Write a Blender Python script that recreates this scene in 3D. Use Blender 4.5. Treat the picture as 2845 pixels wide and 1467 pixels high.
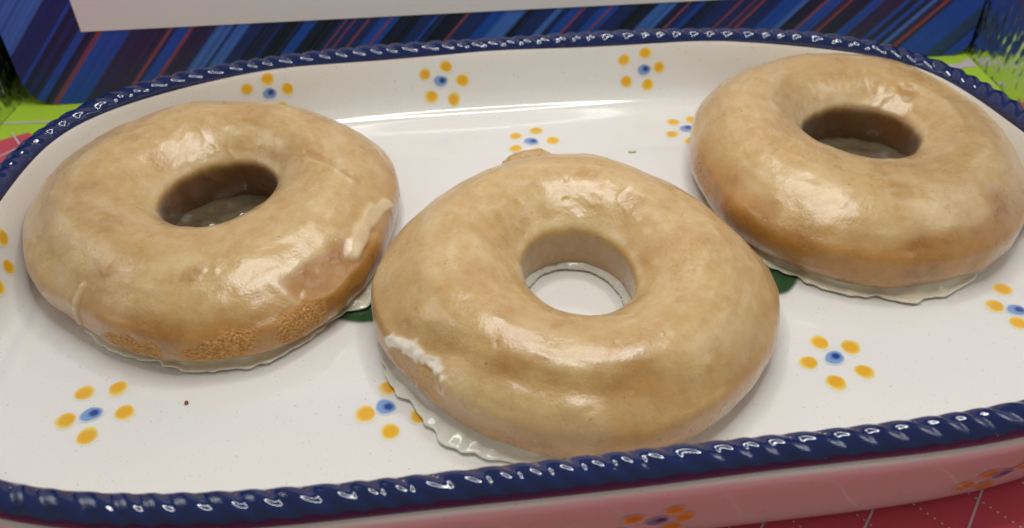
import bpy, bmesh, math
import numpy as np
from mathutils import Matrix, Vector

for o in list(bpy.data.objects):
    bpy.data.objects.remove(o, do_unlink=True)
SC = bpy.context.scene
COL = SC.collection

# ------------------------------------------------------------------ camera
cam_d = bpy.data.cameras.new('camera')
cam = bpy.data.objects.new('camera', cam_d)
COL.objects.link(cam)
cam_d.sensor_width = 36.0
cam_d.lens = 36.0 * 2337.0 / 2845.0
cam_d.clip_start = 0.005
cam_d.clip_end = 50.0
cam.matrix_world = (Matrix.Translation((0, 0, 0.13497))
                    @ Matrix.Rotation(math.radians(90 - 39.55), 4, 'X')
                    @ Matrix.Rotation(math.radians(-1.215), 4, 'Z'))
cam_d.dof.use_dof = True
cam_d.dof.focus_distance = 0.185
cam_d.dof.aperture_fstop = 20.0
SC.camera = cam

# ------------------------------------------------------------------ world + lamps
w = bpy.data.worlds.new('World')
SC.world = w
w.use_nodes = True
bg = w.node_tree.nodes['Background']
bg.inputs[0].default_value = (1.0, 0.95, 0.88, 1)
bg.inputs[1].default_value = 0.26

# the round LED ring in the roof of the little photo box
ring = bpy.data.lights.new('ring_lamp', 'AREA')
ring.shape = 'DISK'
ring.size = 0.15
ring.energy = 0.57
ring.use_nodes = True
nt = ring.node_tree
em = nt.nodes['Emission']
geo = nt.nodes.new('ShaderNodeNewGeometry')
sub = nt.nodes.new('ShaderNodeVectorMath'); sub.operation = 'SUBTRACT'
sub.inputs[1].default_value = (0.5, 0.5, 0.0)
sepx = nt.nodes.new('ShaderNodeSeparateXYZ')
cmb = nt.nodes.new('ShaderNodeCombineXYZ')
ln = nt.nodes.new('ShaderNodeVectorMath'); ln.operation = 'LENGTH'
gt = nt.nodes.new('ShaderNodeMapRange')
gt.inputs['From Min'].default_value = 0.40
gt.inputs['From Max'].default_value = 0.41
gt.inputs['To Min'].default_value = 0.02
gt.inputs['To Max'].default_value = 2.7
nt.links.new(geo.outputs['Parametric'], sepx.inputs[0])
nt.links.new(sepx.outputs[0], cmb.inputs[0])
nt.links.new(sepx.outputs[1], cmb.inputs[1])
nt.links.new(cmb.outputs[0], sub.inputs[0])
nt.links.new(sub.outputs[0], ln.inputs[0])
nt.links.new(ln.outputs['Value'], gt.inputs['Value'])
nt.links.new(gt.outputs[0], em.inputs['Strength'])
em.inputs['Color'].default_value = (1.0, 0.99, 0.965, 1)
ring_o = bpy.data.objects.new('ring_lamp', ring)
COL.objects.link(ring_o)
ring_o.location = (0.015, 0.165, 0.270)

vs = SC.view_settings
vs.view_transform = 'Standard'
vs.look = 'None'
vs.exposure = 0.0
vs.gamma = 1.0
vs.use_curve_mapping = False
SC.render.engine = 'CYCLES'

# ------------------------------------------------------------------ helpers
RNG = np.random.default_rng(7)

def lin(r, g, b):
    f = lambda c: (c / 255 / 12.92) if c / 255 <= .04045 else ((c / 255 + .055) / 1.055) ** 2.4
    return (f(r), f(g), f(b), 1.0)

_perm = RNG.permutation(256)
_perm = np.concatenate([_perm, _perm, _perm])
_grad = RNG.normal(size=(256, 3)); _grad /= np.linalg.norm(_grad, axis=1)[:, None]

def noise3(P):
    """gradient noise, about -0.7..0.7"""
    P = np.asarray(P, float)
    i = np.floor(P).astype(int); f = P - i
    u = f * f * f * (f * (f * 6 - 15) + 10)
    i &= 255
    out = 0
    for dx in (0, 1):
        for dy in (0, 1):
            for dz in (0, 1):
                h = _perm[_perm[_perm[i[..., 0] + dx] + i[..., 1] + dy] + i[..., 2] + dz]
                g = _grad[h]
                d = g[..., 0] * (f[..., 0] - dx) + g[..., 1] * (f[..., 1] - dy) + g[..., 2] * (f[..., 2] - dz)
                wt = ((u[..., 0] if dx else 1 - u[..., 0]) * (u[..., 1] if dy else 1 - u[..., 1])
                      * (u[..., 2] if dz else 1 - u[..., 2]))
                out = out + d * wt
    return out

def sstep(a, b, x):
    t = np.clip((x - a) / (b - a), 0, 1)
    return t * t * (3 - 2 * t)

def mesh_obj(name, verts, faces, mat, parent=None, smooth=True):
    me = bpy.data.meshes.new(name)
    me.from_pydata([tuple(map(float, v)) for v in verts], [], [tuple(map(int, f)) for f in faces])
    me.materials.append(mat)
    if smooth:
        me.polygons.foreach_set('use_smooth', [True] * len(me.polygons))
    me.update()
    o = bpy.data.objects.new(name, me)
    COL.objects.link(o)
    if parent is not None:
        o.parent = parent
    return o

def empty(name, loc=(0, 0, 0), rz=0.0):
    o = bpy.data.objects.new(name, None)
    o.empty_display_size = 0.01
    COL.objects.link(o)
    o.location = loc
    o.rotation_euler = (0, 0, rz)
    return o

def tag(o, label=None, cat=None, group=None, kind=None):
    if label: o['label'] = label
    if cat: o['category'] = cat
    if group: o['group'] = group
    if kind: o['kind'] = kind
    return o

def grid_faces(nu, nv, wrap_u=False, wrap_v=False):
    """u = slow index, v = fast index"""
    U = np.arange(nu if wrap_u else nu - 1); V = np.arange(nv if wrap_v else nv - 1)
    a, b = np.meshgrid(U, V, indexing='ij')
    a2 = (a + 1) % nu; b2 = (b + 1) % nv
    return np.stack([a * nv + b, a2 * nv + b, a2 * nv + b2, a * nv + b2], -1).reshape(-1, 4)

def attr(o, name, vals):
    at = o.data.attributes.new(name, 'FLOAT', 'POINT')
    at.data.foreach_set('value', np.asarray(vals, np.float32).ravel())

def attr_col(o, name, vals):
    at = o.data.attributes.new(name, 'FLOAT_COLOR', 'POINT')
    at.data.foreach_set('color', np.asarray(vals, np.float32).ravel())

class NT:
    """small node-building helper"""
    def __init__(s, name):
        s.m = bpy.data.materials.new(name); s.m.use_nodes = True
        s.t = s.m.node_tree; s.n = s.t.nodes
        s.p = s.n['Principled BSDF']; s.out = s.n['Material Output']
    def add(s, typ, **kw):
        x = s.n.new(typ)
        for k, v in kw.items(): setattr(x, k, v)
        return x
    def link(s, a, b): s.t.links.new(a, b)
    def set(s, x, key, v):
        if hasattr(v, 'is_linked') or isinstance(v, bpy.types.NodeSocket): s.link(v, x.inputs[key])
        else: x.inputs[key].default_value = v
    def coord(s, kind='Object'): return s.add('ShaderNodeTexCoord').outputs[kind]
    def noise(s, vec, scale, detail=4, rough=.5):
        x = s.add('ShaderNodeTexNoise'); s.link(vec, x.inputs['Vector'])
        x.inputs['Scale'].default_value = scale; x.inputs['Detail'].default_value = detail
        x.inputs['Roughness'].default_value = rough
        return x.outputs['Fac']
    def voronoi(s, vec, scale, feature='F1'):
        x = s.add('ShaderNodeTexVoronoi'); x.feature = feature
        s.link(vec, x.inputs['Vector']); x.inputs['Scale'].default_value = scale
        return x.outputs['Distance']
    def mapr(s, v, a, b, c=0., d=1.):
        x = s.add('ShaderNodeMapRange'); s.link(v, x.inputs['Value'])
        for k, q in zip(('From Min', 'From Max', 'To Min', 'To Max'), (a, b, c, d)): x.inputs[k].default_value = q
        return x.outputs[0]
    def math(s, op, a, b=0.0):
        x = s.add('ShaderNodeMath', operation=op)
        s.set(x, 0, a); s.set(x, 1, b)
        return x.outputs[0]
    def mix(s, fac, a, b):
        x = s.add('ShaderNodeMix', data_type='RGBA')
        s.set(x, 0, fac); s.set(x, 6, a); s.set(x, 7, b)
        return x.outputs[2]
    def attr(s, name, out='Fac'):
        x = s.add('ShaderNodeAttribute'); x.attribute_name = name
        return x.outputs[out]
    def bump(s, h, strength, dist, normal=None):
        x = s.add('ShaderNodeBump'); s.link(h, x.inputs['Height'])
        x.inputs['Strength'].default_value = strength; x.inputs['Distance'].default_value = dist
        if normal is not None: s.link(normal, x.inputs['Normal'])
        return x.outputs[0]
    def pset(s, **kw):
        for k, v in kw.items(): s.set(s.p, k.replace('_', ' '), v)
        return s

# ------------------------------------------------------------------ materials
def mat_glaze_white():
    n = NT('tray_glaze'); c = n.coord()
    sp = n.mapr(n.noise(c, 1500, 2), .69, .73)
    base = n.mix(n.noise(c, 25, 3), lin(234, 233, 228), lin(230, 229, 224))
    base = n.mix(n.math('MULTIPLY', sp, .40), base, lin(140, 120, 98))
    n.pset(Base_Color=base, Roughness=.12, Specular_IOR_Level=.55, Coat_Weight=.6, Coat_Roughness=.03)
    b = n.bump(n.noise(c, 160, 2), .10, .0004)
    b = n.bump(n.noise(c, 1400, 2), .05, .0001, b)
    n.set(n.p, 'Normal', b); n.set(n.p, 'Coat Normal', b)
    return n.m

def mat_glaze_blue():
    n = NT('cobalt_glaze'); c = n.coord()
    base = n.mix(n.noise(c, 300, 4), lin(9, 25, 68), lin(15, 38, 94))
    fl = n.mapr(n.noise(c, 700, 2), .74, .77)
    base = n.mix(n.math('MULTIPLY', fl, .5), base, lin(150, 120, 90))
    n.pset(Base_Color=base, Roughness=.05, Specular_IOR_Level=.55, Coat_Weight=.25, Coat_Roughness=.02)
    return n.m

def mat_paint():
    n = NT('underglaze_paint')
    base = n.mix(n.attr('cover'), lin(232, 231, 226), n.attr('paint', 'Color'))
    n.pset(Base_Color=base, Roughness=.12, Specular_IOR_Level=.55, Coat_Weight=.6, Coat_Roughness=.03)
    return n.m

def mat_mat(name, col, col2):
    n = NT(name); c = n.coord()
    base = n.mix(n.noise(c, 60, 3), col, col2)
    n.pset(Base_Color=base, Roughness=.5, Specular_IOR_Level=.2)
    n.set(n.p, 'Normal', n.bump(n.noise(c, 2500, 2), .25, .0001))
    return n.m

def mat_plain(name, col, rough=.5, **kw):
    n = NT(name); n.pset(Base_Color=col, Roughness=rough, **kw)
    return n.m

def mat_foil():
    n = NT('embossed_foil'); c = n.coord()
    mp = n.add('ShaderNodeMapping'); n.link(c, mp.inputs[0]); mp.inputs['Scale'].default_value = (1, 1, .55)
    v = n.voronoi(mp.outputs[0], 400, 'SMOOTH_F1')
    n.pset(Base_Color=(.78, .79, .80, 1), Metallic=1.0, Roughness=.22)
    n.set(n.p, 'Normal', n.bump(v, .7, .0014))
    return n.m

STRIPES = "-232l -223n -136b -123d -97n -79d -48b -18d 16o 34b 129m 157n 165m 251o 264n 279b 322o 334m 410l 465n 474l 518n 568d 617n 633k 700b 740k 818n 834o 840n 864o 870n 911o 919n 954b 985o 994b 1018k 1093n 1139b 1150d 1176k 1241o 1253n 1327b 1377l 1449k 1482n 1547l 1574d 1600b 1640o 1651n 1702b 1737o 1746b 1768n 1826k 1902l 1969d 2007o 2015n 2049b 2070d 2124n 2191o 2202n 2242o 2252n 2273o 2286n 2349b 2423l 2447d 2508o 2521b 2575m 2602o 2615d 2690b 2736m 2816b 2838d 2868b 2890d 2917l 2941m 2971o 2988d 3004b 3144t 3202n 3219b"
SCOL = dict(n=(32, 44, 108), d=(28, 32, 66), k=(22, 23, 36), b=(30, 76, 184), l=(70, 110, 204), o=(150, 70, 68), m=(50, 38, 78), t=(38, 66, 108))

def mat_stripes():
    n = NT('striped_print'); c = n.coord()
    s = n.add('ShaderNodeSeparateXYZ'); n.link(c, s.inputs[0])
    u = n.math('SUBTRACT', s.outputs[0], n.math('MULTIPLY', s.outputs[2], .92))
    fine = n.add('ShaderNodeTexNoise'); fine.noise_dimensions = '1D'
    n.link(u, fine.inputs['W']); fine.inputs['Scale'].default_value = 620; fine.inputs['Detail'].default_value = 3
    st = [(int(t[:-1]) * 1e-4, t[-1]) for t in STRIPES.split()]
    groups = [st[i:i + 14] for i in range(0, len(st), 14)]
    cur = None
    for gi, g in enumerate(groups):
        a = g[0][0]; b = groups[gi + 1][0][0] if gi + 1 < len(groups) else .345
        rp = n.add('ShaderNodeValToRGB'); el = rp.color_ramp.elements
        n.link(n.mapr(u, a, b), rp.inputs[0])
        stops = []
        for i, (x, k) in enumerate(g):
            x2 = g[i + 1][0] if i + 1 < len(g) else b
            e = min(.0004, (x2 - x) * .3)
            stops += [((x + e - a) / (b - a), k), ((x2 - e - a) / (b - a), k)]
        while len(el) < len(stops): el.new(1.0)
        for q, (pos, k) in zip(el, stops):
            q.position = min(max(pos, 0), 1); q.color = lin(*SCOL[k])
        if cur is None: cur = rp.outputs[0]
        else:
            cur = n.mix(n.math('GREATER_THAN', u, a), cur, rp.outputs[0])
    cur = n.mix(n.mapr(fine.outputs['Fac'], .42, .68, 0, .5), cur, lin(38, 54, 124))
    n.pset(Base_Color=cur, Roughness=.38, Specular_IOR_Level=.4)
    return n.m

def mat_doughnut():
    n = NT('glazed_doughnut'); c = n.coord()
    g = n.attr('glaze'); th = n.attr('thick'); cr = n.attr('crumb')
    n1 = n.noise(c, 110, 5, .6); n2 = n.noise(c, 420, 4, .6); n3 = n.noise(c, 1500, 3, .6); n4 = n.noise(c, 800, 3, .7)
    dough = n.mix(n.mapr(n1, .3, .7), lin(152, 100, 32), lin(186, 134, 58))
    tan = n.mix(n.mapr(n1, .32, .68), lin(188, 147, 78), lin(205, 171, 108))
    tan = n.mix(n.mapr(n2, .35, .7, 0, .45), tan, lin(216, 192, 146))
    base = n.mix(g, dough, tan)
    base = n.mix(n.mapr(n4, .42, .62, 0, .28), base, lin(184, 140, 72))
    base = n.mix(n.math('MULTIPLY', n.attr('hole_shade'), .75), base, lin(84, 46, 20))  # shade inside the hole, painted as dark brown over the bare dough
    base = n.mix(th, base, lin(228, 209, 168))
    base = n.mix(n.attr('flake'), base, lin(244, 238, 226))
    crc = n.mix(n.mapr(n3, .35, .65), lin(168, 110, 48), lin(216, 168, 98))
    base = n.mix(cr, base, crc)
    speck = n.mapr(n.noise(c, 900, 1), .775, .80)
    base = n.mix(n.math('MULTIPLY', speck, .6), base, lin(96, 62, 36))
    wet = n.math('SUBTRACT', 1.0, cr)
    n.pset(Base_Color=base, Roughness=n.mapr(cr, 0, 1, .36, .8), Specular_IOR_Level=.4,
           Coat_Weight=n.math('MULTIPLY', wet, .95), Coat_Roughness=n.mapr(n1, .3, .7, .24, .36), Coat_IOR=1.6,
           Sheen_Weight=.14, Sheen_Roughness=.4, Subsurface_Weight=.16, Subsurface_Scale=.003, Subsurface_Radius=(1.0, .8, .5))
    b = n.bump(n2, .22, .0006)
    b = n.bump(n4, .30, .0004, b)
    b = n.bump(n3, .25, .00025, b)
    pore = n.voronoi(c, 1500)
    pb = n.add('ShaderNodeBump'); n.link(pore, pb.inputs['Height']); pb.inputs['Distance'].default_value = .0012
    n.link(n.math('MULTIPLY', cr, .55), pb.inputs['Strength']); n.link(b, pb.inputs['Normal'])
    n.set(n.p, 'Normal', pb.outputs[0])
    cb = n.bump(n2, .10, .0005)
    n.set(n.p, 'Coat Normal', n.bump(n3, .22, .0002, n.bump(n4, .20, .0003, cb)))
    return n.m

def mat_icing(name, col, trans, rough):
    n = NT(name); c = n.coord()
    n.pset(Base_Color=n.mix(n.noise(c, 200, 3), col, tuple(x * .93 for x in col[:3]) + (1,)), Roughness=rough,
           Transmission_Weight=trans, IOR=1.35, Coat_Weight=.6, Coat_Roughness=.12,
           Subsurface_Weight=.3, Subsurface_Scale=.003)
    b = n.bump(n.noise(c, 500, 3), .25, .0005)
    n.set(n.p, 'Normal', b)
    return n.m

M_WHITE = mat_glaze_white(); M_BLUE = mat_glaze_blue(); M_PAINT = mat_paint()
M_PINK = mat_mat('pink_mat', lin(212, 88, 104), lin(204, 82, 98))
M_GREEN = mat_mat('green_mat', lin(184, 220, 66), lin(176, 214, 58))
M_LINE = mat_plain('white_print', lin(214, 200, 203), .5)
M_FOIL = mat_foil()
M_STRIPE = mat_stripes(); M_BLACK = mat_plain('black_card', (.010, .010, .012, 1), .5)
M_PANEL = mat_plain('grey_white_card', lin(232, 222, 232), .55)
M_DOUGH = mat_doughnut()
M_ICING = mat_icing('runny_glaze', lin(240, 231, 206), .08, .22)
M_ICING_SHADED = mat_icing('glaze_puddle', lin(104, 90, 68), .05, .06)  # real puddle glaze, its colour darkened to carry the shade down in the holes
M_FLAKE = mat_icing('dry_glaze_flake', lin(240, 236, 224), .05, .45)

# ------------------------------------------------------------------ the cutting mat
ZM = -0.0066
def poly_sheet(name, pts, z, mat, parent, thick=0.0):
    n = len(pts)
    if thick:
        v = [(x, y, z) for x, y in pts] + [(x, y, z - thick) for x, y in pts]
        f = [tuple(range(n)), tuple(reversed(range(n, 2 * n)))] + [(i, i + n, (i + 1) % n + n, (i + 1) % n) for i in range(n)]
    else:
        v = [(x, y, z) for x, y in pts]; f = [tuple(range(n))]
    return mesh_obj(name, v, f, mat, parent, smooth=False)

def strip_line(name, a, b, wd, z, mat, parent):
    a = np.array(a); b = np.array(b); d = (b - a) / np.linalg.norm(b - a); nn = np.array([-d[1], d[0]]) * wd / 2
    return poly_sheet(name, [a - nn, b - nn, b + nn, a + nn], z, mat, parent)

XL, XR = -0.171, 0.1705
mat_root = poly_sheet('cutting_mat', [(XL, -.03), (XR, -.03), (XR, .36), (XL, .36)], ZM, M_GREEN, None, .002)
tag(mat_root, 'pink and lime green cutting mat with white grid lines under the tray', 'cutting mat')
poly_sheet('pink_field', [(XL + .0002, -.0298), (XR - .0002, -.0298), (XR - .0002, .2516), (.150, .2512), (-.10, .236), (-.1528, .2404), (-.1596, .2452), (-.1668, .2405), (XL + .0002, .2376)],
           ZM + .00012, M_PINK, mat_root)
strip_line('grid_line', (XL + .0003, .2516), (-.12, .2525), .0011, ZM + .0002, M_LINE, mat_root)
strip_line('grid_line', (.14, .262), (XR - .0003, .2643), .0011, ZM + .0002, M_LINE, mat_root)
strip_line('grid_line', (-.1700, .2205), (-.150, .2460), .0007, ZM + .0003, M_LINE, mat_root)
strip_line('grid_line', (-.1650, .2452), (-.1500, .2258), .0006, ZM + .00034, M_LINE, mat_root)
# white wave between the two green fields
poly_sheet('white_wave', [(.140, .2772), (.1538, .2790), (.160, .2795), (.165, .2808), (.1698, .2850), (.1698, .2778), (.1650, .2772), (.1610, .2755), (.1589, .2722), (.1560, .2730), (.140, .2700)],
           ZM + .0002, M_LINE, mat_root)
# white grid on the pink front, solid one way and dotted the other
for i in range(-5, 6):
    x0 = .0910 + i * .0199
    d = np.array([-.60, -.80])
    a = np.array([x0, .0973]) - d * .02; b = a + d * .075
    strip_line('grid_line', a, b, .00042, ZM + .0002, M_LINE, mat_root)
for i in range(-6, 5):
    v = []; f = []
    for k in range(26):
        cx, cy = .0896 + i * .0135 + (k - 12) * .0011 * .65 * 1.3, .0963 - (k - 12) * .0011 * .76 * 1.3
        n0 = len(v)
        v += [(cx + .00024 * math.cos(t), cy + .00024 * math.sin(t), ZM + .0003) for t in np.linspace(0, 2 * math.pi, 6, endpoint=False)]
        f.append(tuple(range(n0, n0 + 6)))
    mesh_obj('dotted_line', v, f, M_LINE, mat_root, False)

# ------------------------------------------------------------------ foil side walls of the photo box
def foil_wall(x, sgn, label):
    t = .003
    v = [(0, .02, 0), (0, .36, 0), (0, .36, .20), (0, .02, .20)]
    v += [(a + sgn * t, b, c) for a, b, c in v]
    f = [(0, 1, 2, 3), (7, 6, 5, 4), (0, 4, 5, 1), (1, 5, 6, 2), (2, 6, 7, 3), (3, 7, 4, 0)]
    if sgn > 0: f = [tuple(reversed(q)) for q in f]
    o = mesh_obj('foil_panel', v, f, M_FOIL, None, False)
    o.location = (x, 0, ZM - .001)
    tag(o, label, 'foil panel', 'foil side walls of the photo box')
    return o
foil_wall(XL - .0002, -1, 'silver embossed foil side panel left of the striped box')
foil_wall(XR + .0002, 1, 'silver embossed foil side panel at the right end of the striped box')

# ------------------------------------------------------------------ the striped box behind
BYAW = math.radians(4.133)
box = empty('striped_box', (-.1609758, .26349434, ZM), BYAW)
tag(box, 'dark blue box with diagonal stripes and a pale grey panel, standing behind the tray', 'box')
BX0, BX1, BZ, BD = -.0053, .3318, .19, .010
def rounded_rect(x0, x1, z0, z1, r0, r1, n=8):
    p = []
    for k in range(n + 1):
        t = math.pi + k / n * math.pi / 2; p.append((x0 + r0 + r0 * math.cos(t), z0 + r0 + r0 * math.sin(t)))
    for k in range(n + 1):
        t = 1.5 * math.pi + k / n * math.pi / 2; p.append((x1 - r1 + r1 * math.cos(t), z0 + r1 + r1 * math.sin(t)))
    p += [(x1, z1), (x0, z1)]
    return p
rr = rounded_rect(BX0, BX1, .0003, BZ, .009, .006)
n = len(rr)
mesh_obj('printed_front', [(x, 0, z) for x, z in rr] + [(x, .0006, z) for x, z in rr],
         [tuple(range(n)), tuple(reversed(range(n, 2 * n)))] + [(i, (i + 1) % n, (i + 1) % n + n, i + n)[::-1] for i in range(n)], M_STRIPE, box, False)
rr2 = rounded_rect(BX0 + .0004, BX1 - .0004, .0005, BZ - .0004, .009, .006)
mesh_obj('box_body', [(x, .0008, z) for x, z in rr2] + [(x, .055, z) for x, z in rr2],
         [tuple(range(n)), tuple(reversed(range(n, 2 * n)))] + [(i, (i + 1) % n, (i + 1) % n + n, i + n)[::-1] for i in range(n)], M_BLACK, box, False)
px0, px1, pz0, pz1 = .0205, .305, .0262, .175
mesh_obj('panel', [(px0, -.0003, pz0), (px1, -.0003, pz0), (px1, -.0003, pz1), (px0, -.0003, pz1),
                   (px0, -.0001, pz0), (px1, -.0001, pz0), (px1, -.0001, pz1), (px0, -.0001, pz1)],
         [(0, 1, 2, 3), (0, 4, 5, 1), (1, 5, 6, 2), (2, 6, 7, 3), (3, 7, 4, 0), (7, 6, 5, 4)], M_PANEL, box, False)

# ------------------------------------------------------------------ the tray
TC = np.array([.0061, .1657]); TA, TB, TN, TPSI = .1325, .082, 3.37, .1024
TF = [0.000472, 0.000233, 0.001045, 0.000597, 4.1e-05, 0.000139, -0.000117, 0.00015, -0.000321, -0.001464, -0.000151, -0.000659, 0.0]
PITCH_N = 138
def tray_outline(N):
    th = np.linspace(0, 2 * np.pi, 20001)
    r = (np.abs(np.cos(th) / TA) ** TN + np.abs(np.sin(th) / TB) ** TN) ** (-1 / TN)
    r = r + sum(TF[k] * np.cos(k * th) for k in range(7)) + sum(TF[6 + k] * np.sin(k * th) for k in range(1, 7))
    u, v = r * np.cos(th), r * np.sin(th); c, s = math.cos(TPSI), math.sin(TPSI)
    P = np.stack([TC[0] + u * c - v * s, TC[1] + u * s + v * c], -1)
    L = np.concatenate([[0], np.cumsum(np.hypot(*np.diff(P, axis=0).T))])
    q = np.linspace(0, L[-1], N, endpoint=False)
    O = np.stack([np.interp(q, L, P[:, 0]), np.interp(q, L, P[:, 1])], -1)
    T = np.roll(O, -1, 0) - np.roll(O, 1, 0); T /= np.hypot(*T.T)[:, None]
    NI = np.stack([-T[:, 1], T[:, 0]], -1)           # inward
    return O, T, NI, L[-1]

HR, RR = .0190, .0030
IN_PROF = [(.0010, .0213), (.0020, .0211), (.0028, .0203), (.0032, .0185), (.0034, .0165), (.0037, .0140), (.0041, .0110), (.0047, .0080), (.0054, .0055), (.0063, .0035), (.0077, .0018), (.0094, .0007), (.0115, .00015), (.0140, .0)]
OUT_PROF = [(-.0018, .0185), (-.0031, .0183), (-.0038, .0175), (-.0038, .0165), (-.0032, .0144), (-.0024, .0112), (-.0014, .0075), (-.0004, .0030), (.0003, -.0008), (.0010, -.0040), (.0022, -.0059), (.0056, -.0064)]
def resample(pr, n):
    pr = np.array(pr); L = np.concatenate([[0], np.cumsum(np.hypot(*np.diff(pr, axis=0).T))])
    q = np.linspace(0, L[-1], n)
    out = np.stack([np.interp(q, L, pr[:, 0]), np.interp(q, L, pr[:, 1])], -1)
    for _ in range(3): out[1:-1] = .25 * out[:-2] + .5 * out[1:-1] + .25 * out[2:]
    return out
tray = empty('serving_tray', (float(TC[0]), float(TC[1]), ZM), 0)
tag(tray, 'white ceramic serving tray with dotted flowers and a cobalt blue rope rim', 'tray')
TO = np.array([TC[0], TC[1], ZM])

NB = 640
O, T, NI, PER = tray_outline(NB)
ip = resample(IN_PROF, 34); op = resample(OUT_PROF, 26)
rings = []
base_in = O + NI * ip[-1, 0]
for s in (.0, .15, .3, .45, .6, .75, .9):
    c = TC + (base_in - TC) * s if s > 0 else None
    if s > 0: rings.append(np.column_stack([c, np.full(NB, 0.0)]))
for d, z in ip[::-1]: rings.append(np.column_stack([O + NI * d, np.full(NB, z)]))
for d, z in op: rings.append(np.column_stack([O + NI * d, np.full(NB, z)]))
ob = O + NI * op[-1, 0]
for s in (.9, .6, .3): rings.append(np.column_stack([TC + (ob - TC) * s, np.full(NB, -.0058)]))
V = np.concatenate(rings) - TO
F = grid_faces(len(rings), NB, wrap_v=True).tolist()
nv = len(V); V = np.vstack([V, [[0, 0, 0 - ZM], [0, 0, -.0058 - ZM]]])
F += [(nv, (i), (i + 1) % NB) for i in range(NB)]   # centre of the floor
last = (len(rings) - 1) * NB
F += [(nv + 1, last + (i + 1) % NB, last + i) for i in range(NB)]
body = mesh_obj('body', V, F, M_WHITE, tray)

# rope rim
NP = PITCH_N * 16; NPH = 28
O2, T2, NI2, _ = tray_outline(NP)
phi = np.linspace(0, 2 * np.pi, NPH, endpoint=False)          # 0 outward, 90 up, 180 inward
s = np.arange(NP) / NP
jit = .10 * np.sin(2 * np.pi * s * 23) + .08 * np.sin(2 * np.pi * s * 37 + 1)
phw = np.pi * (s * PITCH_N + jit)[:, None] + np.pi * (phi[None, :] / math.radians(125))
m = sstep(math.radians(5), math.radians(65), phi) * (1 - sstep(math.radians(118), math.radians(162), phi))
m = np.where(phi > math.radians(250), 0, m)
bead = (.5 - .5 * np.cos(2 * phw)) ** .6
rad = RR * (1 + m[None, :] * (-.16 + .23 * bead)) * (1 + .03 * np.sin(2 * np.pi * s * 11)[:, None])
off = rad * np.cos(phi)[None, :] * 1.02; zz = HR + rad * np.sin(phi)[None, :]
V = np.stack([O2[:, None, 0] - NI2[:, None, 0] * off, O2[:, None, 1] - NI2[:, None, 1] * off, zz], -1).reshape(-1, 3) - TO
mesh_obj('rope_rim', V, grid_faces(NP, NPH, True, True), M_BLUE, tray)

# painted dots, laid on the glaze and following its curve
def outline_s(pt):
    """index position (float) of the outline nearest to a plan point"""
    return int(np.argmin(np.hypot(*(O2 - np.asarray(pt)).T)))
_i = int(np.argmax(ip[:, 0] > .0030)); IPZ = ip[_i:][::-1, 1].copy(); IPD = ip[_i:][::-1, 0].copy()
_i = int(np.argmin(op[:, 0])); OPZ = op[_i:][::-1, 1].copy(); OPD = op[_i:][::-1, 0].copy()
def on_floor(c):
    return lambda a, b, lift=0.0: np.stack([c[0] + a, c[1] + b, np.full_like(a, .00007 + lift)], -1)
def on_wall(c, outer=False):
    """c = (plan point, height): a runs along the wall to the viewer's right, b up the wall"""
    i0 = outline_s(c[0]); step = PER / NP
    def f(a, b, lift=0.0):
        idx = (i0 + (a if outer or O2[i0][1] < TC[1] else -a) / step) % NP
        i = np.floor(idx).astype(int) % NP
        P = O2[i] + (O2[(i + 1) % NP] - O2[i]) * (idx - np.floor(idx))[..., None]
        N_ = NI2[i]
        z = c[1] + b * .97
        if outer: d = np.interp(z, OPZ, OPD) - .00010 - lift; zo = z - .00003
        else: d = np.interp(z, IPZ, IPD) + .00010 + lift; zo = z + .00003
        return np.column_stack([P + N_ * d[..., None], zo])
    return f
YE, YC = np.array(lin(236, 178, 40)), np.array(lin(240, 214, 110))
BC, BL = np.array(lin(40, 70, 140)), np.array(lin(128, 160, 208))
GR, GR2 = np.array(lin(58, 96, 62)), np.array(lin(40, 74, 46))
def blot(name, place, a0, b0, ra, rb, rot, kind, parent):
    nr, na = 9, 36
    rads = np.concatenate([np.linspace(0, .75, 4), np.linspace(.82, 1.12, nr - 4)])
    t = np.linspace(0, 2 * np.pi, na, endpoint=False)
    wob = 1 + .05 * np.sin(2 * t + RNG.uniform(0, 6)) + .035 * np.sin(3 * t + RNG.uniform(0, 6)) + .02 * np.sin(5 * t + RNG.uniform(0, 6))
    x = rads[:, None] * (wob * np.cos(t))[None]; y = rads[:, None] * (wob * np.sin(t))[None]
    ca, sa = math.cos(rot), math.sin(rot)
    A = a0 + ra * x * ca - rb * y * sa; B = b0 + ra * x * sa + rb * y * ca
    P = place(A.ravel(), B.ravel(), .00005 if kind == 'b' else 0.0) - TO
    o = mesh_obj(name, P, [(q[0], q[1], q[2], q[3]) for q in grid_faces(nr, na, wrap_v=True)], M_PAINT, parent)
    R_ = np.repeat(rads, na); cov = 1 - sstep(.80, 1.10, R_)
    if kind == 'y':
        g = sstep(.55, 1.0, np.hypot(x.ravel() - RNG.uniform(-.12, .2), y.ravel() - RNG.uniform(-.12, .15)))
        col = YE * (1 - g[:, None]) + YC * g[:, None]
        col = col * RNG.uniform(.93, 1.03)
    elif kind == 'b':
        ox, oy = .25, .08
        g = sstep(.30, .62, np.hypot(x.ravel() - ox, y.ravel() - oy))
        col = BC * (1 - g[:, None]) + BL * g[:, None]
    elif kind == 'r':
        col = np.tile(np.array(lin(150, 80, 50)), (len(R_), 1))
    else:
        g = sstep(-.6, .8, noise3(P / .004))
        col = GR * (1 - g[:, None]) + GR2 * g[:, None]
    col[:, 3] = 1
    attr_col(o, 'paint', col); attr(o, 'cover', cov)
    return o

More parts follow.
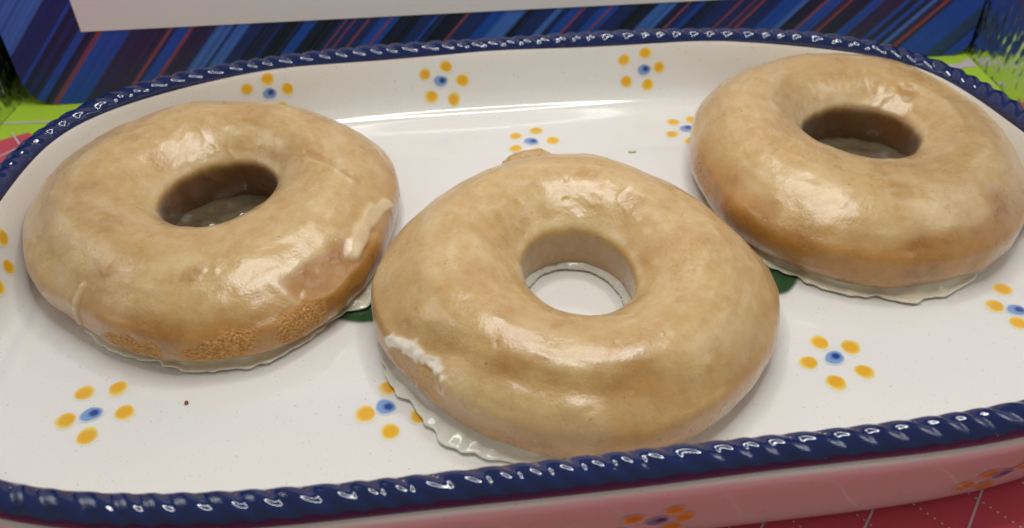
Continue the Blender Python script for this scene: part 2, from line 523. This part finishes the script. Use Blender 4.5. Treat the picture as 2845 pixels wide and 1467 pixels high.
def flower(place, pet, rb=.0020, rp=.0022, c=(0, 0), sq=1.0):
    f = blot('painted_flower', place, c[0], c[1], rb * 1.15, rb * sq, RNG.uniform(-.3, .6), 'b', tray)
    for a, b in pet:
        k = RNG.uniform(.94, 1.06)
        p = blot('petal', place, a, b, rp * k, rp * k * sq, RNG.uniform(0, 3), 'y', f)
FA = [(-.0037, .0061), (.0032, .0071), (.0069, .0003), (.0013, -.0057), (-.0048, -.0016)]
FB = [(-.0019, .0049), (.0046, .0032), (.0052, -.0043), (-.0019, -.0073), (-.0061, -.0013)]
flower(on_floor((-.0887, .1169)), FA)
flower(on_floor((.0705, .1286)), FB)
flower(on_floor((.0067, .2221)), [(-.0047, .0033), (.0017, .0061), (.0066, .0003), (.002, -.0060), (-.0048, -.0040)], rp=.0021)
flower(on_floor((-.0271, .1172)), [(.0001, .0054), (-.0041, -.0017), (.0016, -.0065), (.0076, -.0025), (.0062, .0040)])
flower(on_floor((.1173, .1426)), [(.0001, .0074), (-.0044, .0016), (-.0016, -.0042), (.0055, -.0035), (.0060, .0040)])
flower(on_floor((.0552, .2278)), [(-.0035, .0039), (-.0050, -.0033), (.0023, .0054), (-.0002, -.0075), (.0060, -.0010)], rp=.0021)
# dark green leaves of the middle motif, mostly under the doughnuts
for (x, y, ra, rb, rot) in ((-.0335, .1475, .0105, .0047, .1), (.0660, .1560, .0075, .0042, .9), (.0985, .2015, .0110, .0048, .3), (-.0765, .1905, .0030, .0022, 0)):
    blot('painted_leaf', on_floor((x, y)), 0, 0, ra, rb, rot, 'g', tray)
def wall_flower(x, y, z, pet, outer=False):
    flower(on_wall(((x, y), z), outer), pet, rb=.0019, rp=.00205)
wall_flower(-.0216, .2463, .0108, [(-.0049, .0026), (.0019, .0047), (.0069, -.0002), (.0038, -.0060), (-.0034, -.0049)])
wall_flower(.0435, .2515, .0106, [(-.0067, .0035), (.0001, .0056), (.0049, .0006), (.0014, -.0049), (-.0057, -.0037)])
wall_flower(-.0744, .2375, .0122, [(-.0064, .0026), (.0003, .0046), (.0056, .0006), (.0030, -.0050), (-.0040, -.0050)])
wall_flower(-.1260, .1535, .0120, [(-.0039, -.0050), (-.0085, .0006), (-.0020, .0050), (.0050, .0010), (.0030, -.0055)])
wall_flower(.0250, .0870, .0040, [(-.0048, .0022), (.0025, .0042), (.0049, .0004), (-.0066, -.0035), (.0030, -.0040)], True)
wall_flower(.0905, .0948, .0036, [(-.0032, .0012), (.0045, .0048), (.0042, .0015), (-.0066, -.0025), (-.0015, -.0045)], True)
wall_flower(-.0430, .0800, .0020, [(-.0048, .0022), (.0025, .0052), (.0049, .0004), (-.0056, -.0035), (.0030, -.0040)], True)
blot('painted_dot', on_floor((.0125, .1625)), 0, 0, .0030, .0020, .4, 'r', tray)

# ------------------------------------------------------------------ doughnuts
HT = .0212
def doughnut(name, p, label, sk, seed, spec, puddle=False):
    x, y, R, r, tx, ty = p[:6]; m = p[6:12]; hx, hy, h2c, h2s = p[12:16]
    NA, NPH = 480, 190
    # cross-section: k 0 inner .. 1 outer, z height; domed outside, a lip and a straight wall inside
    zc = HT * .42; zl = HT * .60
    zs = HT * .34; ze = HT * .57
    t = np.linspace(0, np.pi / 2, 400)
    ke, zed = .95 + .05 * np.cos(t), zs + (ze - zs) * np.sin(t)                          # side -> edge
    kd = np.linspace(.95, .5, 900); zd = HT - (HT - ze) * ((kd - .5) / .45) ** 2.1       # edge -> top, a slumped dome
    ko, zo = np.concatenate([ke, kd]), np.concatenate([zed, zd])
    ki = np.linspace(.5, 0, 900); zi = HT - (HT - zl) * ((.5 - ki) / .5) ** 2.4        # top -> lip, inside
    tw = np.linspace(0, 1, 500); kw = .045 * tw ** 1.5 - .004 * np.sin(np.pi * tw); zw = zl * (1 - tw)
    tb = np.linspace(0, 1, 300); kb = .045 + (.50 - .045) * tb; zb = 0 * tb
    t2 = np.linspace(np.pi / 2, 0, 900); k2 = .5 + .5 * np.cos(t2) ** .55; z2 = zs - zs * np.sin(t2) ** .8
    k = np.concatenate([ko, ki, kw, kb, k2]); z = np.concatenate([zo, zi, zw, zb, z2])
    L = np.concatenate([[0], np.cumsum(np.hypot(np.diff(k) * .03, np.diff(z)))])
    q = np.linspace(0, L[-1], NPH, endpoint=False)
    k = np.interp(q, L, k); z = np.interp(q, L, z)
    for _ in range(5):
        k = .25 * np.roll(k, 1) + .5 * k + .25 * np.roll(k, -1); z = .25 * np.roll(z, 1) + .5 * z + .25 * np.roll(z, -1)
    az = np.linspace(0, 2 * np.pi, NA, endpoint=False)
    Ro = R + m[0] * np.cos(2 * az) + m[1] * np.sin(2 * az) + m[2] * np.cos(3 * az) + m[3] * np.sin(3 * az) + m[4] * np.cos(4 * az) + m[5] * np.sin(4 * az)
    ri = r + h2c * np.cos(2 * az) + h2s * np.sin(2 * az)
    K = k[None, :]; Z = np.tile(z[None, :], (NA, 1))
    X = (hx + ri * np.cos(az))[:, None] * (1 - K) + K * (Ro * np.cos(az))[:, None]
    Y = (hy + ri * np.sin(az))[:, None] * (1 - K) + K * (Ro * np.sin(az))[:, None]
    Z = Z + (tx * X + ty * Y) * Z / HT
    P = np.stack([X, Y, Z], -1)
    # outward normals of the smooth shape
    du = np.roll(P, -1, 0) - np.roll(P, 1, 0); dv = np.roll(P, -1, 1) - np.roll(P, 1, 1)
    Nn = np.cross(du, dv); Nn /= np.linalg.norm(Nn, axis=-1)[..., None] + 1e-12
    S = P + seed * 3.7
    up = sstep(.0, .004, Z)
    fl = np.stack([np.cos(az)[:, None] * 2.2 + 0 * Z, np.sin(az)[:, None] * 2.2 + 0 * Z, np.tile(K, (NA, 1)) * 9 + seed], -1)
    flow = noise3(fl + seed); flow2 = noise3(fl * np.array([2.2, 2.2, 2.4]) - seed)
    disp = .00022 * flow + .00012 * flow2 + .0010 * noise3(S / .019) + .00035 * noise3(S / .007) + .00012 * noise3(S / .003)
    zr = Z / HT
    nA = noise3(S / .009); nB = noise3(S / .004); nC = noise3(S / .0016)
    outer = sstep(.45, .6, np.tile(K, (NA, 1)))
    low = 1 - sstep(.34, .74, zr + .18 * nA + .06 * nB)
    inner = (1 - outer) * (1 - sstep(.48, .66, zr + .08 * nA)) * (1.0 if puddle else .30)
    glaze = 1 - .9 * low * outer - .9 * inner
    glaze = glaze - .26 * sstep(.05, .5, noise3(S / .013)) - .14 * sstep(.05, .5, nB) - .08 * sstep(0, .5, nC)
    thick = (.26 * sstep(.0, .5, flow) + .20 * sstep(.05, .5, flow2) + .15 * sstep(.05, .6, noise3(S / .010 + 40))) * sstep(.4, .7, zr)
    lipband = np.clip(1 - np.abs(np.tile(K, (NA, 1)) - .035) / .05, 0, 1) * sstep(.60, .66, zr)
    thick = thick + .35 * lipband
    crumb = np.zeros_like(Z); flk = np.zeros_like(Z)
    pim = sstep(.36, .50, noise3(S / .0021 + 3)) * sstep(.05, .3, noise3(S / .017 + 7)) * sstep(.5, .7, zr)
    disp = disp + .00016 * pim
    pits = sstep(.40, .50, noise3(S / .0026 - 5)) * sstep(.0, .3, noise3(S / .02 - 9)); disp = disp - .00014 * pits; glaze = glaze - .25 * pits
    disp, glaze, thick, crumb = spec(P, Nn, zr, az, dict(nA=nA, nB=nB, nC=nC, S=S, flake=flk), disp, glaze, thick, crumb)
    P = P + Nn * (disp * up)[..., None]
    P[..., 2] = np.maximum(P[..., 2], .0004)
    root = empty(name, (x, y, 0)); tag(root, label, 'doughnut', 'glazed doughnuts on the tray')
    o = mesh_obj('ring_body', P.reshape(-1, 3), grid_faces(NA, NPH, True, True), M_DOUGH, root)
    attr(o, 'flake', np.clip(flk, 0, 1)); attr(o, 'hole_shade', np.clip(inner * (1.0 if puddle else .8), 0, 1)); attr(o, 'glaze', np.clip(glaze, 0, 1)); attr(o, 'thick', np.clip(thick, 0, 1)); attr(o, 'crumb', np.clip(crumb, 0, 1))
    # skirt of runny glaze round the foot
    A = np.linspace(0, 2 * np.pi, 720, endpoint=False)
    deg = np.array([q[0] for q in sk]) * np.pi / 180; ext = np.array([q[1] for q in sk]) * 1e-3
    a_s = np.concatenate([deg, [deg[0] + 2 * np.pi]]); e_s = np.concatenate([ext, [ext[0]]])
    e = np.interp((A - deg[0]) % (2 * np.pi) + deg[0], a_s, e_s)
    for _ in range(6): e = .25 * np.roll(e, 1) + .5 * e + .25 * np.roll(e, -1)
    e = e - .0001 + .0014 * noise3(np.stack([np.cos(A) * 16 + seed, np.sin(A) * 16, A * 0 + 2], -1)) + .0006 * noise3(np.stack([np.cos(A) * 9 + seed, np.sin(A) * 9, A * 0], -1)) + .00025 * noise3(np.stack([np.cos(A) * 30 + seed, np.sin(A) * 30, A * 0], -1))
    Re = R + m[0] * np.cos(2 * A) + m[1] * np.sin(2 * A) + m[2] * np.cos(3 * A) + m[3] * np.sin(3 * A) + m[4] * np.cos(4 * A) + m[5] * np.sin(4 * A)
    tk = .0008 + .0005 * noise3(np.stack([np.cos(A) * 12 + seed, np.sin(A) * 12, A * 0 + 3], -1))
    lift = .0004 + .0004 * np.clip(noise3(np.stack([np.cos(A) * 7 - seed, np.sin(A) * 7, A * 0 + 8], -1)) + .2, 0, 1)
    sec = [(-.0070, .0046), (-.0055, .0034), (-.0040, .0024)]
    V = []
    for dr, zz in sec: V.append((Re + np.minimum(e, 0) * .6 + dr + .0018, np.full(720, zz) + tk * .3))
    for fr, zf in ((-.0022, 1.35), (-.0011, 1.05), (-.0004, .95), (-.0001, .75), (0, .5), (-.0002, .2), (-.0008, .0)):
        V.append((Re + e + fr, lift + tk * zf))
    V.append((Re + e - .004, lift)); V.append((Re - .012, np.full(720, .0004)))
    VV = np.stack([np.column_stack([rr_ * np.cos(A), rr_ * np.sin(A), zz_]) for rr_, zz_ in V], 1)
    VV = VV + (.00055 * noise3((VV + seed) / .0045) + .00025 * noise3((VV + seed) / .0016))[..., None] * np.array([.6, .6, .5])
    VV[..., 2] = np.maximum(VV[..., 2], .0003)
    sk_o = mesh_obj('glaze_skirt', VV.reshape(-1, 3), grid_faces(720, len(V), True, False)[:, ::-1], M_ICING if puddle else M_FLAKE, root)
    A2 = np.linspace(0, 2 * np.pi, 360, endpoint=False)
    c9 = lambda f, o: noise3(np.stack([np.cos(A2) * f + seed, np.sin(A2) * f, A2 * 0 + o], -1))
    rin = r + h2c * np.cos(2 * A2) + h2s * np.sin(2 * A2)
    ed = rin - .0004 + .0012 * c9(3, 1) + .0006 * c9(14, 2) + .0003 * c9(40, 5)
    LV = [(rin + .006, .0028 + 0 * A2), (rin + .0015, .0024 + .0004 * c9(6, 3)), (ed + .0009, .0017 + .0004 * c9(9, 4)), (ed + .0001, .0012 + 0 * A2), (ed, .0007 + 0 * A2), (ed + .0005, .0004 + 0 * A2), (rin + .006, .0004 + 0 * A2)]
    LV = np.stack([np.column_stack([hx + q * np.cos(A2), hy + q * np.sin(A2), w_]) for q, w_ in LV], 1)
    if not puddle: mesh_obj('glaze_lip', LV.reshape(-1, 3), grid_faces(360, 7, True, False), M_FLAKE, root)
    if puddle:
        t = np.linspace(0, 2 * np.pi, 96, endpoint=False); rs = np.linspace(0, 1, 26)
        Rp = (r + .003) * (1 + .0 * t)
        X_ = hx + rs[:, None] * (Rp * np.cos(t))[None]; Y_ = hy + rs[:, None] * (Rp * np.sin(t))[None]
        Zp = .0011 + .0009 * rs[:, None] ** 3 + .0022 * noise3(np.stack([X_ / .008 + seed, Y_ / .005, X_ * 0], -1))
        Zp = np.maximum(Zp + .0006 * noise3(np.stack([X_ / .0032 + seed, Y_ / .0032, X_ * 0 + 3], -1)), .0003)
        mesh_obj('glaze_puddle', np.stack([X_, Y_, Zp], -1).reshape(-1, 3), grid_faces(26, 96, wrap_v=True), M_ICING_SHADED, root)
    return root

def snap(P, c):
    """the point of the doughnut's skin nearest to c"""
    d = ((P - np.array(c)) ** 2).sum(-1)
    return P.reshape(-1, 3)[int(np.argmin(d))]

def blob(P, c, rad, nz=None, amp=.0):
    c = snap(P, c)
    d = np.linalg.norm(P - np.array(c), axis=-1) / rad
    if nz is not None: d = d + amp * nz
    return 1 - sstep(.55, 1.05, d)

def cap(P, pts, rad, nz=None, amp=0.0, soft=(.55, 1.05)):
    """0..1 closeness to a polyline"""
    best = None; pts = [snap(P, q) for q in pts]
    for a, b in zip(pts[:-1], pts[1:]):
        a = np.array(a); b = np.array(b); ab = b - a
        t = np.clip(((P - a) @ ab) / (ab @ ab), 0, 1)
        d = np.linalg.norm(P - a - t[..., None] * ab, axis=-1)
        best = d if best is None else np.minimum(best, d)
    d = best / rad
    if nz is not None: d = d + amp * nz
    return 1 - sstep(soft[0], soft[1], d)

def wrinkles(P, c, rad, S, amp):
    """ridges where the glaze skin has crept"""
    f = blob(P, c, rad)
    v = 1 - np.abs(noise3(S / .0042)) * 3.2
    return f * amp * np.clip(v, 0, 1) ** 2

def spec1(P, Nn, zr, az, n, disp, glaze, thick, crumb):
    sc = cap(P, [(.023, .0099, .018), (.0298, .0045, .0193), (.0365, .0003, .0185)], (.0017), n['nC'] + n['nB'], .9)
    disp -= .0003 * sc; glaze -= .55 * sc
    e = .6 * cap(P, [(.0225, .0080, .018), (.0298, .0022, .0193), (.0360, -.0018, .0185)], .0010, n['nC'] + n['nB'], 1.2)
    disp += .0003 * e; thick += .3 * e
    br = blob(P, (.0355, -.0315, .0120), .0135, n['nA'], .7)
    glaze -= 1.1 * br * (.85 + .5 * n['nB']); disp -= .00030 * br; thick = thick * (1 - br)
    a = (np.degrees(az) % 360)[:, None]
    side = sstep(225, 260, a) * (1 - sstep(335, 360, a)) * (1 - sstep(.50, .80, zr + .16 * n['nA'])); glaze -= .45 * side; thick = thick * (1 - .6 * side)
    rim = np.clip(br * (1 - br) * 4, 0, 1) * sstep(.45, .6, zr)
    disp += .00035 * rim; thick += .35 * rim
    bub = sstep(.28, .45, noise3(n['S'] / .0014)) * br
    disp += .0002 * bub; thick += .25 * bub
    sp = np.maximum.reduce([cap(P, [(-.013, -.0455, .0065), (-.0035, -.047, .0065)], .0036, n['nB'], .8), cap(P, [(.0075, -.0490, .0070), (.0165, -.0478, .0085)], .0040, n['nB'], .8),
                            cap(P, [(.0250, -.0440, .0070), (.0320, -.0395, .0085)], .0046, n['nB'], .8)]) * (1 - sstep(.50, .60, zr))
    crumb += sp; disp -= .0003 * sp
    wf = np.maximum(cap(P, [(.0425, -.0070, .0145), (.0405, -.0165, .0150), (.0389, -.0235, .0135)], .0024, n['nB'], .5),
                    cap(P, [(.0442, -.0020, .0125), (.0425, -.0080, .0140)], .0022, n['nB'], .5))
    disp += .0007 * wf; thick += .55 * wf
    for c, r in (((.0067, -.0376, .0207), .0026), ((-.0146, -.0355, .0204), .0018)):
        b = blob(P, c, r, n['nC'] + n['nB'], .9); glaze -= .55 * b; disp += .0002 * b
    dr = cap(P, [(-.0205, -.0365, .0160), (-.0225, -.0385, .0120), (-.0235, -.0390, .0060)], .0010, n['nC'], .4)
    disp += .0006 * dr; thick += .5 * dr
    disp += wrinkles(P, (-.0070, .0195, .0170), .0120, n['S'] * .8, .00018)
    disp += .00010 * np.sin(noise3(n['S'] / .014) * 12) * blob(P, (.018, -.040, .016), .014)
    return disp, glaze, thick, crumb

def spec2(P, Nn, zr, az, n, disp, glaze, thick, crumb):
    flake = n['flake']
    line = [(-.0405, -.0200, .0120), (-.0372, -.0240, .0145), (-.0325, -.0286, .0152), (-.0290, -.0322, .0140), (-.0284, -.0338, .0110)]
    fl = cap(P, line, .0019, n['nC'] * 1.0 + n['nB'] * 1.2, 1.0, (.35, .95))
    disp += .00055 * fl * (1 + 2.0 * n['nC'] + n['nB']); thick += .6 * fl; flake += .75 * fl
    bare = cap(P, [(-.0385, -.0235, .0105), (-.0345, -.0282, .0110), (-.0305, -.0325, .0105)], .0040, n['nB'], .5) * (1 - fl)
    crumb += .38 * bare; disp -= .00045 * bare; glaze += .6 * bare
    disp += wrinkles(P, (.009, .0190, .0185), .012, n['S'] * .6, .00016)
    for c, r in (((.0140, .0165, .0185), .0050), ((-.0200, -.0120, .0200), .0060), ((.0060, -.0340, .0180), .0090), ((-.0150, -.0300, .0190), .0080)):
        d = np.linalg.norm(P - snap(P, c), axis=-1) / r + .5 * n['nA'] + .3 * n['nB']; b = 1 - sstep(.2, 1.2, d); glaze -= .40 * b; disp -= .00012 * b
    pit = sstep(.42, .5, noise3(n['S'] / .0035 + 9)); disp -= .00018 * pit
    va = cap(P, [(-.0303, -.0280, .0178), (-.0210, -.0350, .0184), (-.0082, -.0392, .0183), (.0044, -.0414, .0171), (.0175, -.0390, .0160)], .0060, n['nA'], .4, (.0, 1.1))
    sh = cap(P, [(-.0275, -.0340, .0139), (-.0211, -.0390, .0133), (-.0115, -.0429, .0135), (.0000, -.0450, .0130)], .0055, n['nA'], .3, (.0, 1.1))
    disp += .0007 * sh - .0006 * va * (1 - sh); glaze -= .40 * va * (1 - sh); thick = thick * (1 - .8 * va) + .25 * sh
    tab = cap(P, [(-.0130, .0420, .0150), (-.0065, .0440, .0150)], .0040, n['nC'] + n['nB'], .7, (.1, 1.1)); disp += .0017 * tab; glaze -= .3 * tab
    disp += .0011 * cap(P, [(-.020, .0400, .0140), (-.0065, .0435, .0150), (.0140, .0420, .0150)], .0022, n['nB'], .5)
    nib = blob(P, (-.0440, .0120, .0090), .0022, n['nC'], .4); disp += .0006 * nib
    return disp, glaze, thick, crumb

def spec3(P, Nn, zr, az, n, disp, glaze, thick, crumb):
    a = (np.degrees(az) % 360)[:, None]
    side = sstep(165, 190, a) * (1 - sstep(290, 330, a)) * (1 - sstep(.52, .92, zr + .16 * n['nA']))
    glaze -= .95 * side; thick = thick * (1 - .7 * side)
    sc = blob(P, (.0200, .0198, .0147), .0036, n['nB'], .6); glaze -= .7 * sc; disp -= .0003 * sc
    disp += wrinkles(P, (.0140, .0240, .0160), .0100, n['S'] * .7, .00028)
    for c, r in (((.0215, -.0355, .0170), .0070), ((-.004, -.036, .0195), .0035)):
        b = blob(P, c, r, n['nA'], .8); glaze -= .5 * b
    cr = cap(P, [(-.0445, -.0060, .0100), (-.0420, -.0150, .0090)], .0028, n['nB'], .8); crumb += .6 * cr
    disp += .0012 * cap(P, [(-.030, .035, .010), (-.010, .0445, .010), (.004, .047, .010)], .004, n['nB'], .4)
    return disp, glaze, thick, crumb

D1P = [-0.07484, 0.1764, 0.04734, 0.0143, -0.03644, 0.016, -0.00055, -0.00163, -0.00138, 0.00105, -0.0002, 0.00077, -0.0002, 0.0024, -0.0003, 0.0009]
D2P = [0.01427, 0.1453, 0.04537, 0.01377, -0.04226, 0.01362, -0.0004, -0.0004, -0.00019, -0.0006, 0.00085, 0.00024, 0.00048, -0.00013, -0.00143, -0.0007]
D3P = [0.09567, 0.19771, 0.04807, 0.0153, -0.0763, -0.004, -0.00233, 0.00278, -0.00027, 0.00091, -0.00037, -0.00035, 0.002, 0.004, 0.0006, 0.0008]
SK1 = [(-180, -5), (-135, -4), (-123, -1.2), (-112, -.2), (-95, -2.0), (-84, -.1), (-77, -.8), (-64, -.6), (-56, -1.6), (-48, -2.3), (-40, -1.6), (-35, 2.2), (-28, 2.0), (-15, -3), (90, -5)]
SK2 = [(-180, -3), (-160, .5), (-153, 1.5), (-144, 1.4), (-137, 1.6), (-127, 4.2), (-118, 2.8), (-106, .4), (-95, -2.5), (-67, -3.5), (-58, -3), (-50, -2.0), (-40, -4), (0, -5), (90, -4)]
SK3 = [(-180, -5), (-145, -3), (-130, -.7), (-122, -1.3), (-115, 0), (-108, -.1), (-99, -.4), (-92, 2.4), (-87, .4), (-80, 1.0), (-68, -1.0), (-59, -2.6), (-40, -4), (60, -5)]
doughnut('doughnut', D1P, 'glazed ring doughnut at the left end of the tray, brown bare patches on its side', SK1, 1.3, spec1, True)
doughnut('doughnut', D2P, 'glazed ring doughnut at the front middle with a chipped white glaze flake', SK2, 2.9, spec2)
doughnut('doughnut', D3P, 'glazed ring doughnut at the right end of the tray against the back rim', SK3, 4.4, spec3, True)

# ------------------------------------------------------------------ stray crumbs on the tray floor
def crumb(loc, size, col, label, seed):
    bm = bmesh.new(); bmesh.ops.create_icosphere(bm, subdivisions=3, radius=1)
    V = np.array([v.co for v in bm.verts]); n_ = noise3(V * 1.6 + seed) + .5 * noise3(V * 3.7 + seed)
    V = V * (1 + .7 * n_)[:, None] * np.array(size)
    F = [[v.index for v in f.verts] for f in bm.faces]; bm.free()
    V[:, 2] -= V[:, 2].min() - .00002
    m_ = NT('crumb'); c = m_.coord(); m_.pset(Base_Color=m_.mix(m_.noise(c, 2500, 3), col, tuple(x * .6 for x in col[:3]) + (1,)), Roughness=.7)
    o = mesh_obj('crumb', V, F, m_.m)
    o.location = loc; tag(o, label, 'crumb', 'stray crumbs on the tray')
crumb((-.0694, .1193, 0), (.00040, .00045, .0003), lin(150, 84, 40), 'tiny brown crumb on the white floor in front of the left doughnut', 1.0)
crumb((.0366, .2147, 0), (.0011, .0005, .00025), lin(232, 220, 180), 'pale glaze crumb on the tray floor between the back flower and the right doughnut', 5.0)
